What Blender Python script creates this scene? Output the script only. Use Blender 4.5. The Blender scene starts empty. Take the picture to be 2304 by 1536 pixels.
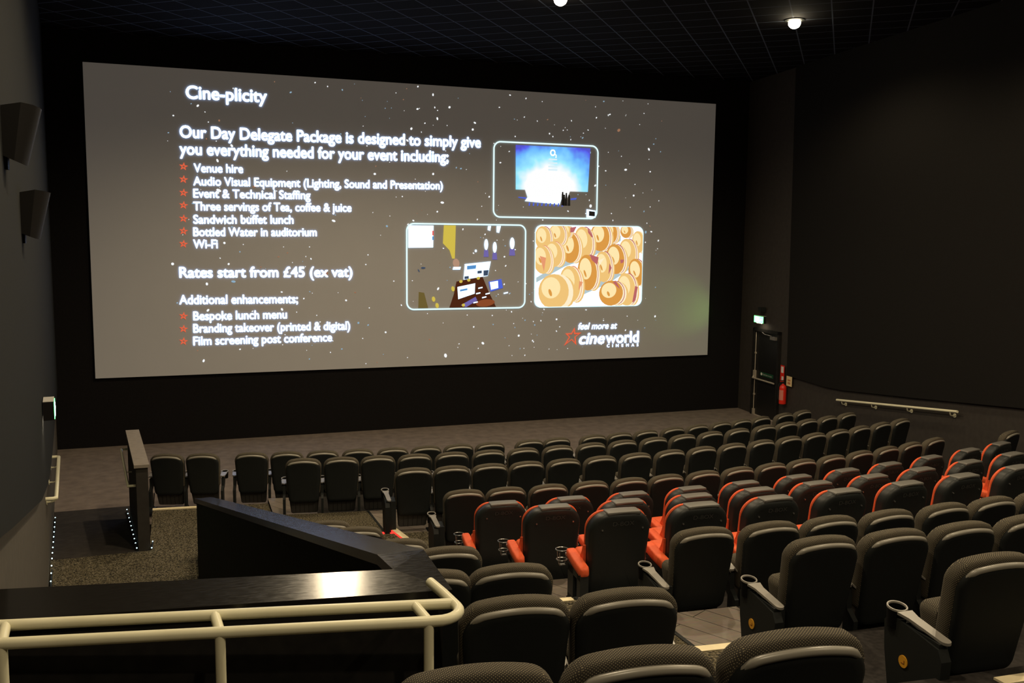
import bpy, bmesh, math, random
from math import sin, cos, pi, radians, sqrt, atan2, asin
from mathutils import Vector, Matrix

random.seed(7)
C = bpy.context.scene.collection
OZ = 4.22                      # the front floor is z = 0; heights below are measured from the lens

# ------------------------------------------------------------------ camera, world, exposure, lamps
cam_d = bpy.data.cameras.new('camera'); cam = bpy.data.objects.new('camera', cam_d); C.objects.link(cam)
right = Vector((0.94064937, -0.33923072, 0.01006434))
down = Vector((-0.02881356, -0.10937455, -0.9935829))
fwd = Vector((0.33815462, 0.93432314, -0.11265754))
m = Matrix((( right.x, -down.x, -fwd.x, 0), (right.y, -down.y, -fwd.y, 0), (right.z, -down.z, -fwd.z, OZ), (0, 0, 0, 1)))
cam.matrix_world = m
cam_d.sensor_width = 36.0; cam_d.lens = 2089.0 / 2304.0 * 36.0
cam_d.clip_start = 0.05; cam_d.clip_end = 100
sc = bpy.context.scene; sc.camera = cam
sc.view_settings.view_transform = 'Standard'; sc.view_settings.look = 'None'
sc.view_settings.exposure = 0.0; sc.view_settings.gamma = 1.0; sc.view_settings.use_curve_mapping = False
w = bpy.data.worlds.new('world'); sc.world = w; w.use_nodes = True
w.node_tree.nodes['Background'].inputs[0].default_value = (0.6, 0.65, 0.8, 1)
w.node_tree.nodes['Background'].inputs[1].default_value = 0.0
CEIL = 3.75
WARM = (1.0, 0.80, 0.52)
LAMPS = [(2.25, 14.0, 540), (5.8, 13.95, 310), (10.15, 13.9, 220),
         (1.6, 9.3, 470), (5.8, 9.3, 430), (10.1, 9.3, 250),
         (1.6, 4.6, 400), (5.8, 4.6, 420), (10.1, 4.6, 260),
         (1.0, 0.0, 300), (5.8, -0.2, 240), (10.1, -0.2, 120)]

# ------------------------------------------------------------------ materials
MATS = {}
def mat(name, col, rough=0.6, spec=0.5, metal=0.0, emit=None, es=0.0):
    if name in MATS: return MATS[name]
    M = bpy.data.materials.new(name); M.use_nodes = True
    b = M.node_tree.nodes['Principled BSDF']
    b.inputs['Base Color'].default_value = (*col, 1)
    b.inputs['Roughness'].default_value = rough
    b.inputs['Specular IOR Level'].default_value = spec
    b.inputs['Metallic'].default_value = metal
    if emit:
        b.inputs['Emission Color'].default_value = (*emit, 1); b.inputs['Emission Strength'].default_value = es
    MATS[name] = M
    return M
def nt(M): return M.node_tree.nodes, M.node_tree.links, M.node_tree.nodes['Principled BSDF']
def speckle(name, cols, scale, rough=0.95, bump=0.0, detail=2.0):
    M = mat(name, cols[0][1], rough, 0.15); n, l, b = nt(M)
    tc = n.new('ShaderNodeTexCoord'); no = n.new('ShaderNodeTexNoise')
    no.inputs['Scale'].default_value = scale; no.inputs['Detail'].default_value = detail
    cr = n.new('ShaderNodeValToRGB'); cr.color_ramp.elements.remove(cr.color_ramp.elements[1])
    cr.color_ramp.elements[0].position = cols[0][0]; cr.color_ramp.elements[0].color = (*cols[0][1], 1)
    for p, c in cols[1:]:
        e = cr.color_ramp.elements.new(p); e.color = (*c, 1)
    l.new(tc.outputs['Object'], no.inputs['Vector']); l.new(no.outputs['Fac'], cr.inputs['Fac']); l.new(cr.outputs['Color'], b.inputs['Base Color'])
    if bump:
        bp = n.new('ShaderNodeBump'); bp.inputs['Strength'].default_value = bump; bp.inputs['Distance'].default_value = 0.004
        l.new(no.outputs['Fac'], bp.inputs['Height']); l.new(bp.outputs['Normal'], b.inputs['Normal'])
    return M
BLACKP = mat('black_plastic', (0.0145, 0.0165, 0.0165), 0.6, 0.18)
LIPHI = mat('grey_plastic', (0.27, 0.255, 0.22), 0.33, 0.5)
ARMP = mat('armrest_plastic', (0.25, 0.235, 0.21), 0.34, 0.5)
VOID = mat('cup_black', (0.005, 0.005, 0.005), 0.7, 0.1)
DBSH = mat('moulded_black', (0.018, 0.0205, 0.0205), 0.42, 0.3)
CAPV = mat('grey_vinyl', (0.13, 0.125, 0.115), 0.45, 0.45)
ORANGE = speckle('orange_leather', [(0.3, (0.74, 0.115, 0.042)), (0.7, (0.82, 0.14, 0.052))], 40, 0.48)
CHROME = mat('wire_metal', (0.45, 0.45, 0.44), 0.3, 0.5, 0.9)
YELLOW = mat('yellow_badge', (0.75, 0.36, 0.02), 0.5)
CREAM = speckle('cream_paint', [(0.3, (0.72, 0.69, 0.50)), (0.7, (0.78, 0.75, 0.55))], 8, 0.28)
NOSE = speckle('cream_nosing', [(0.3, (0.80, 0.70, 0.46)), (0.7, (0.88, 0.77, 0.52))], 20, 0.6)
CARPET = speckle('speckled_carpet', [(0.36, (0.009, 0.009, 0.009)), (0.46, (0.048, 0.041, 0.027)), (0.54, (0.105, 0.086, 0.046)), (0.62, (0.17, 0.15, 0.115))], 62, 0.95, 0.3, 3)
FLOORC = speckle('front_carpet', [(0.3, (0.15, 0.122, 0.105)), (0.7, (0.22, 0.178, 0.15))], 5, 0.95, 0.0, 6)
DARKC = speckle('dark_carpet', [(0.3, (0.018, 0.016, 0.015)), (0.7, (0.032, 0.028, 0.026))], 30, 0.95)
RAMPC = speckle('ramp_rubber', [(0.3, (0.030, 0.026, 0.024)), (0.7, (0.044, 0.038, 0.034))], 10, 0.9)
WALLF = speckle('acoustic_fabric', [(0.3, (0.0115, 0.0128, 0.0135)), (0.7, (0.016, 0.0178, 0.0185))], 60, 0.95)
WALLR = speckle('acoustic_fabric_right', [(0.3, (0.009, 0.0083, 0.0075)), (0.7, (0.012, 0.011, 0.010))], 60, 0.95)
WALLL = speckle('lower_wall_paint', [(0.3, (0.085, 0.077, 0.066)), (0.7, (0.10, 0.09, 0.077))], 12, 0.85)
WALLM = speckle('lower_wall_dark', [(0.3, (0.040, 0.035, 0.031)), (0.7, (0.048, 0.042, 0.037))], 12, 0.85)
WALLK = speckle('black_masking', [(0.3, (0.0065, 0.0058, 0.006)), (0.7, (0.009, 0.008, 0.0085))], 30, 0.95)
POSTM = speckle('partition_paint', [(0.3, (0.033, 0.029, 0.026)), (0.7, (0.04, 0.036, 0.032))], 12, 0.8)
CAPL = speckle('grey_cap', [(0.3, (0.21, 0.185, 0.16)), (0.7, (0.25, 0.22, 0.19))], 14, 0.6)
BLACKW = speckle('black_half_wall', [(0.3, (0.010, 0.0095, 0.009)), (0.7, (0.017, 0.016, 0.015))], 15, 0.8)
SPK = mat('speaker_black', (0.006, 0.0055, 0.0055), 0.7, 0.2)
DOORM = mat('door_black', (0.010, 0.010, 0.010), 0.4, 0.4)
STEEL = mat('dull_steel', (0.42, 0.37, 0.30), 0.45, 0.5, 0.2)
RED = mat('extinguisher_red', (0.70, 0.025, 0.012), 0.35)
WHITE = mat('white_print', (0.75, 0.72, 0.68), 0.6)
SCR = speckle('matt_white_screen', [(0.3, (0.36, 0.352, 0.343)), (0.7, (0.37, 0.362, 0.353))], 2, 0.95)
SCR.node_tree.nodes['Principled BSDF'].inputs['Emission Color'].default_value = (1.0, .89, .77, 1); SCR.node_tree.nodes['Principled BSDF'].inputs['Emission Strength'].default_value = .050   # the projected dark grey field
def emat(name, col, s): 
    M = mat(name, (0.0, 0.0, 0.0), 0.9, 0.0, 0.0, col, s); return M
def cap_gloss():
    M = mat('black_gloss_cap', (0.012, 0.011, 0.010), 0.2, 0.6); n, l, b = nt(M)
    tc = n.new('ShaderNodeTexCoord'); no = n.new('ShaderNodeTexNoise'); mp = n.new('ShaderNodeMapping')
    mp.inputs['Scale'].default_value = (3, 12, 3); no.inputs['Scale'].default_value = 6; no.inputs['Detail'].default_value = 8; no.inputs['Roughness'].default_value = 0.7
    r = n.new('ShaderNodeMapRange'); r.inputs['From Min'].default_value = 0.3; r.inputs['From Max'].default_value = 0.75
    r.inputs['To Min'].default_value = 0.13; r.inputs['To Max'].default_value = 0.23
    bp = n.new('ShaderNodeBump'); bp.inputs['Strength'].default_value = 0.03; bp.inputs['Distance'].default_value = 0.004
    l.new(tc.outputs['Object'], mp.inputs['Vector']); l.new(mp.outputs['Vector'], no.inputs['Vector'])
    l.new(no.outputs['Fac'], r.inputs['Value']); l.new(r.outputs['Result'], b.inputs['Roughness'])
    l.new(no.outputs['Fac'], bp.inputs['Height']); l.new(bp.outputs['Normal'], b.inputs['Normal'])
    return M
GLOSS = cap_gloss()
def dotted():
    M = mat('dotted_fabric', (0.06, 0.055, 0.045), 0.95, 0.15); n, l, b = nt(M)
    tc = n.new('ShaderNodeTexCoord'); sx = n.new('ShaderNodeSeparateXYZ'); l.new(tc.outputs['Object'], sx.inputs['Vector'])
    def mth(op, a, bb=None, val=None):
        q = n.new('ShaderNodeMath'); q.operation = op; l.new(a, q.inputs[0])
        if bb is not None: l.new(bb, q.inputs[1])
        if val is not None: q.inputs[1].default_value = val
        return q.outputs[0]
    sn = n.new('ShaderNodeSeparateXYZ'); l.new(tc.outputs['Normal'], sn.inputs['Vector'])
    side = mth('GREATER_THAN', mth('ABSOLUTE', sn.outputs['X']), val=.62)
    def pick(a, bb):
        q = n.new('ShaderNodeMix'); q.data_type = 'FLOAT'; l.new(side, q.inputs['Factor']); l.new(a, q.inputs['A']); l.new(bb, q.inputs['B']); return q.outputs['Result']
    hx_ = pick(sx.outputs['X'], sx.outputs['Y'])
    v = pick(mth('ADD', sx.outputs['Y'], sx.outputs['Z']), sx.outputs['Z'])
    p = mth('MULTIPLY', mth('ADD', hx_, v), val=88.0); q = mth('MULTIPLY', mth('SUBTRACT', hx_, v), val=88.0)
    fp = mth('SUBTRACT', mth('FRACT', p), val=0.5); fq = mth('SUBTRACT', mth('FRACT', q), val=0.5)
    d = mth('SQRT', mth('ADD', mth('MULTIPLY', fp, fp), mth('MULTIPLY', fq, fq)))
    lt = mth('LESS_THAN', d, val=0.17)
    mx = n.new('ShaderNodeMix'); mx.data_type = 'RGBA'; l.new(lt, mx.inputs['Factor'])
    mx.inputs['A'].default_value = (0.050, 0.044, 0.036, 1); mx.inputs['B'].default_value = (0.42, 0.36, 0.23, 1)
    l.new(mx.outputs['Result'], b.inputs['Base Color'])
    return M
FABRIC = dotted()
def planks():
    M = mat('wood_laminate', (0.2, 0.17, 0.14), 0.5, 0.4); n, l, b = nt(M)
    tc = n.new('ShaderNodeTexCoord'); mp = n.new('ShaderNodeMapping'); mp.inputs['Rotation'].default_value = (0, 0, radians(62))
    br = n.new('ShaderNodeTexBrick'); br.inputs['Scale'].default_value = 1.0; br.inputs['Brick Width'].default_value = 1.1; br.inputs['Row Height'].default_value = 0.17
    br.inputs['Mortar Size'].default_value = 0.004; br.inputs['Mortar'].default_value = (0.06, 0.05, 0.045, 1)
    br.inputs['Color1'].default_value = (0.30, 0.25, 0.21, 1); br.inputs['Color2'].default_value = (0.22, 0.185, 0.155, 1)
    no = n.new('ShaderNodeTexNoise'); no.inputs['Scale'].default_value = 12; no.inputs['Detail'].default_value = 6
    mp2 = n.new('ShaderNodeMapping'); mp2.inputs['Rotation'].default_value = (0, 0, radians(62)); mp2.inputs['Scale'].default_value = (1, 10, 1)
    mx = n.new('ShaderNodeMix'); mx.data_type = 'RGBA'; mx.blend_type = 'MULTIPLY'; mx.inputs['Factor'].default_value = 0.45
    l.new(tc.outputs['Object'], mp.inputs['Vector']); l.new(mp.outputs['Vector'], br.inputs['Vector'])
    l.new(tc.outputs['Object'], mp2.inputs['Vector']); l.new(mp2.outputs['Vector'], no.inputs['Vector'])
    l.new(br.outputs['Color'], mx.inputs['A']); l.new(no.outputs['Color'], mx.inputs['B']); l.new(mx.outputs['Result'], b.inputs['Base Color'])
    return M
WOOD = planks()
def ceiling_mat():
    M = mat('ceiling_tiles', (0.01, 0.01, 0.01), 0.9, 0.1); n, l, b = nt(M)
    tc = n.new('ShaderNodeTexCoord'); mp = n.new('ShaderNodeMapping'); mp.vector_type = 'POINT'; mp.inputs['Rotation'].default_value = (0, 0, radians(39.5))
    l.new(tc.outputs['Object'], mp.inputs['Vector']); sx = n.new('ShaderNodeSeparateXYZ'); l.new(mp.outputs['Vector'], sx.inputs['Vector'])
    def line(o, size, off, wd):
        a = n.new('ShaderNodeMath'); a.operation = 'MULTIPLY_ADD'; a.inputs[1].default_value = 1 / size; a.inputs[2].default_value = off; l.new(o, a.inputs[0])
        f = n.new('ShaderNodeMath'); f.operation = 'FRACT'; l.new(a.outputs[0], f.inputs[0])
        c = n.new('ShaderNodeMath'); c.operation = 'LESS_THAN'; c.inputs[1].default_value = wd / size; l.new(f.outputs[0], c.inputs[0]); return c.outputs[0]
    mxm = n.new('ShaderNodeMath'); mxm.operation = 'MAXIMUM'
    l.new(line(sx.outputs['X'], 0.63, 0.64, 0.022), mxm.inputs[0]); l.new(line(sx.outputs['Y'], 0.545, 0.40, 0.022), mxm.inputs[1])
    mx = n.new('ShaderNodeMix'); mx.data_type = 'RGBA'; l.new(mxm.outputs[0], mx.inputs['Factor'])
    mx.inputs['A'].default_value = (0.007, 0.006, 0.007, 1); mx.inputs['B'].default_value = (0.10, 0.125, 0.17, 1)  # grid bars tinted blue to carry the screen light they reflect
    l.new(mx.outputs['Result'], b.inputs['Base Color'])
    return M
CEILM = ceiling_mat()

# ------------------------------------------------------------------ mesh helpers
def V(x, y, z): return Vector((x, y, z + OZ))
def obj(name, bm, material, parent=None, smooth=None, loc=None):
    bmesh.ops.recalc_face_normals(bm, faces=bm.faces[:])
    me = bpy.data.meshes.new(name); bm.to_mesh(me); bm.free()
    mats = material if isinstance(material, (list, tuple)) else [material]
    for mm in mats: me.materials.append(mm)
    if smooth is not None:
        me.polygons.foreach_set('use_smooth', [True] * len(me.polygons))
        me.set_sharp_from_angle(angle=radians(smooth))
    o = bpy.data.objects.new(name, me); C.objects.link(o)
    if parent is not None: o.parent = parent
    if loc is not None: o.location = loc
    return o
def tag(o, label, cat, group=None, kind=None):
    o['label'] = label; o['category'] = cat
    if group: o['group'] = group
    if kind: o['kind'] = kind
    return o
def struct(o, label=None, cat=None):
    o['kind'] = 'structure'
    if label: o['label'] = label
    if cat: o['category'] = cat
    return o
def empty(name, loc, rz=0.0):
    o = bpy.data.objects.new(name, None); C.objects.link(o); o.empty_display_size = 0.1
    o.location = loc; o.rotation_euler = (0, 0, rz); return o
def box(bm, x0, x1, y0, y1, z0, z1, mi=0):
    vs = [bm.verts.new((x, y, z)) for z in (z0, z1) for y in (y0, y1) for x in (x0, x1)]
    for f in ((0, 1, 3, 2), (4, 5, 7, 6), (0, 1, 5, 4), (2, 3, 7, 6), (0, 2, 6, 4), (1, 3, 7, 5)):
        fc = bm.faces.new([vs[i] for i in f]); fc.material_index = mi
    return vs
def hexa(bm, pts, mi=0):
    vs = [bm.verts.new(p) for p in pts]                   # bottom 0-3 around, top 4-7 around
    for f in ((0, 1, 2, 3), (4, 5, 6, 7), (0, 1, 5, 4), (1, 2, 6, 5), (2, 3, 7, 6), (3, 0, 4, 7)):
        fc = bm.faces.new([vs[i] for i in f]); fc.material_index = mi
def prism(bm, pts, z0, z1, mi=0):
    a = [bm.verts.new((x, y, z0)) for x, y in pts]; b = [bm.verts.new((x, y, z1)) for x, y in pts]
    n = len(pts)
    for f in (a[::-1], b): bm.faces.new(f).material_index = mi
    for i in range(n): bm.faces.new((a[i], a[(i + 1) % n], b[(i + 1) % n], b[i])).material_index = mi
def loops(bm, ls, mi=0, closed=True, caps=True):
    rows = [[bm.verts.new(p) for p in l] for l in ls]; n = len(rows[0])
    for a, b in zip(rows, rows[1:]):
        for i in range(n if closed else n - 1):
            bm.faces.new((a[i], a[(i + 1) % n], b[(i + 1) % n], b[i])).material_index = mi
    if caps:
        for r in (rows[0][::-1], rows[-1]):
            c = bm.verts.new(sum((v.co for v in r), Vector()) / n)
            for i in range(n): bm.faces.new((r[i], r[(i + 1) % n], c)).material_index = mi
def tube(bm, path, r, seg=10, mi=0, caps=True):
    path = [Vector(p) for p in path]; ls = []; up = None
    rad = r if isinstance(r, list) else [r] * len(path)
    for i, p in enumerate(path):
        t = (path[min(i + 1, len(path) - 1)] - path[max(i - 1, 0)]).normalized()
        if up is None: up = t.orthogonal().normalized()
        up = (up - t * up.dot(t)).normalized(); s = t.cross(up)
        ls.append([p + (up * cos(2 * pi * k / seg) + s * sin(2 * pi * k / seg)) * rad[i] for k in range(seg)])
    loops(bm, ls, mi, True, caps)
def disc(bm, c, n, r, h, seg=18, mi=0):
    c = Vector(c); n = Vector(n).normalized(); tube(bm, [c - n * h / 2, c + n * h / 2], r, seg, mi)
def outline(wb, wt, z0, z1, rt, rb, crown, n=7, m=9, x0=0.0):
    P = []
    def arc(cx, cz, r, a0, a1):
        for k in range(n + 1):
            a = a0 + (a1 - a0) * k / n; P.append((x0 + cx + r * cos(a), cz + r * sin(a)))
    arc(-wb / 2 + rb, z0 + rb, rb, pi, 1.5 * pi); arc(wb / 2 - rb, z0 + rb, rb, 1.5 * pi, 2 * pi)
    zc = z1 - crown
    arc(wt / 2 - rt, zc - rt, rt, 0, pi / 2)
    h = wt / 2 - rt
    for k in range(1, m):
        x = h - 2 * h * k / m; P.append((x0 + x, zc))
    arc(-wt / 2 + rt, zc - rt, rt, pi / 2, pi)
    return [(x, z + (crown * max(0.0, 1 - ((x - x0) / (wt / 2)) ** 2) if z > zc - rt else 0.0) ) for x, z in P]
def inset(P, d):
    n = len(P); out = []
    for i in range(n):
        ax, az = P[i - 1]; bx, bz = P[(i + 1) % n]; tx, tz = bx - ax, bz - az; L = math.hypot(tx, tz) or 1
        out.append((P[i][0] - tz / L * d, P[i][1] + tx / L * d))
    return out
def puff(bm, P, layers, T, mi=0):
    loops(bm, [[T(x, y, z) for x, z in inset(P, d)] for d, y in layers], mi)

# ------------------------------------------------------------------ room shell
RR = 21.0; XC = 5.2
def arcY(yc, x): return yc + (x - XC) ** 2 / (2 * RR)
def lwall(y): return -2.27 + 0.0969 * (19.64 - y)
def rwall(y): return 13.09 - 0.0969 * (18.9 - y)
YF = 19.67; YB = -5.0
bm = bmesh.new(); prism(bm, [(lwall(YF) - .3, YF + .3), (lwall(YB) - .3, YB - .3), (rwall(YB) + .3, YB - .3), (rwall(YF) + .3, YF + .3)], OZ - 4.6, OZ - 4.22)
struct(obj('floor', bm, FLOORC))
bm = bmesh.new(); prism(bm, [(lwall(YF) - .3, YF + .3), (lwall(YB) - .3, YB - .3), (rwall(YB) + .3, YB - .3), (rwall(YF) + .3, YF + .3)], OZ + CEIL, OZ + CEIL + .2)
struct(obj('ceiling', bm, CEILM))
bm = bmesh.new(); prism(bm, [(lwall(YF), YF), (lwall(YB), YB), (lwall(YB) - .25, YB), (lwall(YF) - .25, YF)], OZ - 4.6, OZ + CEIL)
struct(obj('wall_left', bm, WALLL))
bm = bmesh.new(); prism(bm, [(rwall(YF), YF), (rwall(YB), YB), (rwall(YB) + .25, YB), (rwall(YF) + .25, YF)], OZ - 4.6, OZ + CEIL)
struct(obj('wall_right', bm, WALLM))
bm = bmesh.new(); box(bm, lwall(YF) - .25, rwall(YF) + .25, YF, YF + .25, OZ - 4.6, OZ + CEIL)
struct(obj('wall_front', bm, WALLK))
bm = bmesh.new(); box(bm, lwall(YB) - .25, rwall(YB) + .25, YB - .25, YB, OZ - 4.6, OZ + CEIL)
struct(obj('wall_back', bm, WALLL))
def lining(name, side, pts, th, material):
    bm = bmesh.new(); f = lwall if side < 0 else rwall
    a = [bm.verts.new((f(y), y, z + OZ)) for y, z in pts]; b = [bm.verts.new((f(y) - side * th, y, z + OZ)) for y, z in pts]; n = len(pts)
    bm.faces.new(a); bm.faces.new(b[::-1])
    for i in range(n): bm.faces.new((a[i], a[(i + 1) % n], b[(i + 1) % n], b[i]))
    return struct(obj(name, bm, material))
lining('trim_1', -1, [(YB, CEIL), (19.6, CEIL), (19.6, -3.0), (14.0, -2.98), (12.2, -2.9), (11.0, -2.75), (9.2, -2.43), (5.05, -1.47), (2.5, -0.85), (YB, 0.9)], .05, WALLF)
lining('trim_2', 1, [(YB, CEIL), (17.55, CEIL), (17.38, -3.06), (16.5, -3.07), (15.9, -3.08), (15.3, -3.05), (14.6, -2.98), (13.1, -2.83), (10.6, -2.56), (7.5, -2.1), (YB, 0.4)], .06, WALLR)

# seating tiers: front edge arc, back edge arc, floor height, left bound
ZFL = dict(A=-4.14, B=-3.96, C=-3.855, D=-3.815, E=-3.72, F=-3.47, G=-3.22, H=-2.975, I=-2.695, J=-2.415, K=-2.105)
YC = dict(A=13.65, B=12.4, C=11.2, D=9.9, E=8.75, F=7.7, G=6.65, H=5.55, I=4.42, J=3.23, K=2.05)
ROWS = 'ABCDEFGHIJK'
def swall(y): return 0.857 - 0.108 * (y - 4.19)            # run of the sloping half wall
def arcpts(yc, x0, x1, n=26): return [(x0 + (x1 - x0) * k / n, arcY(yc, x0 + (x1 - x0) * k / n)) for k in range(n + 1)]
for i, r in enumerate(ROWS):
    yf = 15.1 if r == 'A' else YC[ROWS[i - 1]] + 0.02
    yb = YC[r] + 0.02
    xl = {'A': -0.42, 'B': 1.2, 'C': 1.2}.get(r, swall(min(arcY(yf, .5), 10.9)) + .05)
    xr = rwall(yb + .9) + .1
    bm = bmesh.new()
    yback = yb if r != 'A' else yb
    prism(bm, arcpts(yf, xl, xr) + arcpts(yback, xl, xr)[::-1], OZ - 4.45, OZ + ZFL[r])
    struct(obj('floor', bm, FLOORC if r == 'A' else DARKC))
for yf, yb, z in ((2.07, 0.9, -1.80), (0.9, -0.3, -1.5), (-0.3, -5.0, -1.2)):
    bm = bmesh.new(); prism(bm, arcpts(yf, -.45, 11.4) + arcpts(yb, -.45, 11.4)[::-1], OZ - 4.45, OZ + z); struct(obj('floor', bm, DARKC))
# landing, ramp
bm = bmesh.new(); prism(bm, [(lwall(3.3), 3.6), (1.0, 3.6), (1.2, 12.0), (1.2, 13.93), (-.42, 14.12), (-.42, 12.25), (lwall(12.2), 12.25)], OZ - 4.5, OZ - 4.0)
struct(obj('floor', bm, CARPET))
bm = bmesh.new(); hexa(bm, [(lwall(12.25), 12.25, OZ - 4.4), (-.40, 12.25, OZ - 4.4), (-.63, 15.2, OZ - 4.4), (lwall(15.2), 15.2, OZ - 4.4),
                            (lwall(12.25), 12.25, OZ - 4.0), (-.40, 12.25, OZ - 4.0), (-.63, 15.2, OZ - 4.219), (lwall(15.2), 15.2, OZ - 4.219)])
struct(obj('floor', bm, RAMPC))
bm = bmesh.new(); prism(bm, [(-1.2, 3.4), (1.0, 3.2), (1.0, -.3), (-.6, -.3)], OZ - 4.45, OZ - 2.11); struct(obj('floor', bm, CARPET))
# aisle carpet between the blocks, one strip per tier
XA = dict(B=1.2, C=2.42, D=2.98, E=2.60, F=2.75, G=2.9, H=3.02, I=3.12, J=3.16, K=2.5)
XL = dict(C=1.22, D=.9, E=1.4, F=1.5, G=1.6, H=1.72, I=1.95, J=2.03, K=2.1)
for i, r in enumerate(ROWS[2:], 2):
    yf = YC[ROWS[i - 1]] + .02; yb = YC[r] + .02
    bm = bmesh.new(); prism(bm, arcpts(yf, XL[r], XA[r], 8) + arcpts(yb, XL[r], XA[r] + .03, 8)[::-1], OZ + ZFL[r] - .3, OZ + ZFL[r] + .006)
    struct(obj('floor', bm, CARPET))
    bm = bmesh.new(); hexa(bm, [(XA[r], arcY(yf, XA[r]), OZ + ZFL[r] - .01), (XA[r] + .03, arcY(yf, XA[r]), OZ + ZFL[r] - .01), (XA[r] + .06, arcY(yb, XA[r]), OZ + ZFL[r] - .01), (XA[r] + .03, arcY(yb, XA[r]), OZ + ZFL[r] - .01),
                                (XA[r], arcY(yf, XA[r]), OZ + ZFL[r] + .012), (XA[r] + .03, arcY(yf, XA[r]), OZ + ZFL[r] + .012), (XA[r] + .06, arcY(yb, XA[r]), OZ + ZFL[r] + .012), (XA[r] + .03, arcY(yb, XA[r]), OZ + ZFL[r] + .012)])
    struct(obj('trim_%d' % (i + 1), bm, BLACKP))
    if r in 'DJK': continue
    x0 = XA[r] + .03; x1 = x0 + .66
    bm = bmesh.new(); prism(bm, arcpts(yf, x0, x1, 6) + arcpts(yb, x0 + .03, x1, 6)[::-1], OZ + ZFL[r] - .3, OZ + ZFL[r] + .004); struct(obj('floor', bm, WOOD))
bm = bmesh.new(); prism(bm, arcpts(13.67, 1.2, 1.8, 6) + arcpts(12.42, 1.2, 1.8, 6)[::-1], OZ - 4.2, OZ + ZFL['B'] + .004); struct(obj('floor', bm, WOOD))
NOSES = [('H', 1.8, 3.0, 'cream step edge strip in the aisle beside the nearest orange and black seats'),
         ('I', 1.95, 2.62, 'cream step edge strip in the aisle between seat blocks, mostly hidden by seats'),
         ('J', 2.06, 3.14, 'long cream step edge strip in the aisle by the yellow badge seat'),
         ('K', 3.66, 4.4, 'cream step edge strip in the bottom right corner under the nearest seat')]
for r, x0, x1, lab in NOSES:
    yf = YC[ROWS[ROWS.index(r) - 1]] + .02; z = OZ + ZFL[r]
    if r == 'K': yf -= .085
    bm = bmesh.new(); prism(bm, arcpts(yf + .004, x0, x1, 8) + arcpts(yf - .065, x0, x1, 8)[::-1], z - .02, z + .012)
    tag(obj('step_nosing', bm, NOSE), lab, 'step edge', 'cream step edge strips')
bm = bmesh.new(); hexa(bm, [(-.42, 14.06, OZ - 4.02), (.55, 13.95, OZ - 4.02), (.55, 14.02, OZ - 4.02), (-.42, 14.13, OZ - 4.02), (-.42, 14.06, OZ - 3.985), (.55, 13.95, OZ - 3.985), (.55, 14.02, OZ - 3.985), (-.42, 14.13, OZ - 3.985)])
tag(obj('step_nosing', bm, NOSE), 'cream step edge strip on the carpet landing behind the leftmost front seats', 'step edge', 'cream step edge strips')
LEDR = emat('red_led', (1.0, 0.03, 0.02), 2.2)
t = empty('step_nosing', (2.55, 11.42, OZ - 3.79))
tag(t, 'short cream step edge strip with a glowing red side, pointing towards the screen', 'step edge', 'cream step edge strips')
bm = bmesh.new(); hexa(bm, [(-.04, .21, -.06), (.04, .21, -.06), (.12, -.3, -.06), (.04, -.3, -.06), (-.04, .21, .0), (.04, .21, .0), (.12, -.3, .0), (.04, -.3, .0)]); obj('edge_strip', bm, NOSE, t)
bm = bmesh.new(); hexa(bm, [(-.05, .21, -.06), (-.041, .21, -.06), (.039, -.3, -.06), (.03, -.3, -.06), (-.05, .21, -.005), (-.041, .21, -.005), (.039, -.3, -.005), (.03, -.3, -.005)]); o = obj('light_strip', bm, LEDR, t); o['label'] = 'glowing red light strip'
bm = bmesh.new(); box(bm, 2.36, 2.42, 11.42, 11.47, OZ - 3.845, OZ - 3.80); tag(obj('step_light', bm, LEDR), 'tiny red step light at the aisle edge above the sloping half wall', 'step light')
# tape on the laminate
bm = bmesh.new()
prism(bm, [(3.50, 5.46), (3.60, 5.46), (3.61, 5.30), (3.52, 5.22), (3.44, 4.98), (3.38, 4.98), (3.42, 5.18), (3.36, 5.27), (3.38, 5.33), (3.49, 5.33)], OZ - 2.697, OZ - 2.692)
tag(obj('floor_tape', bm, mat('grey_tape', (0.42, 0.38, 0.34), 0.6)), 'pale grey patch of tape on the wood floor by the aisle', 'tape')

# ------------------------------------------------------------------ half walls
# far partition on the left with its grey cap
root = empty('half_wall', (-.5, 12.3, OZ - 4.0)); struct(root, 'short grey partition wall with a pale flat cap at the left end of the front row', 'half wall')
def loc(root, pts): return [Vector(p) - root.location for p in pts]
def hx(root, x0, x1, x2, x3, y0, y1, z0, z1, z2, z3):
    """x0,x1 at y0; x3,x2 at y1; bottoms z0 (y0) z1 (y1); tops z2 (y0) z3 (y1)"""
    return loc(root, [(x0, y0, OZ + z0), (x1, y0, OZ + z0), (x2, y1, OZ + z1), (x3, y1, OZ + z1), (x0, y0, OZ + z2), (x1, y0, OZ + z2), (x2, y1, OZ + z3), (x3, y1, OZ + z3)])
bm = bmesh.new(); hexa(bm, hx(root, -.545, -.405, -.595, -.735, 12.27, 14.28, -4.3, -4.3, -2.925, -2.885)); obj('wall_panel', bm, POSTM, root)
bm = bmesh.new(); hexa(bm, hx(root, -.565, -.385, -.575, -.755, 12.24, 14.31, -2.925, -2.885, -2.885, -2.845)); obj('cap', bm, CAPL, root)
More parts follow.
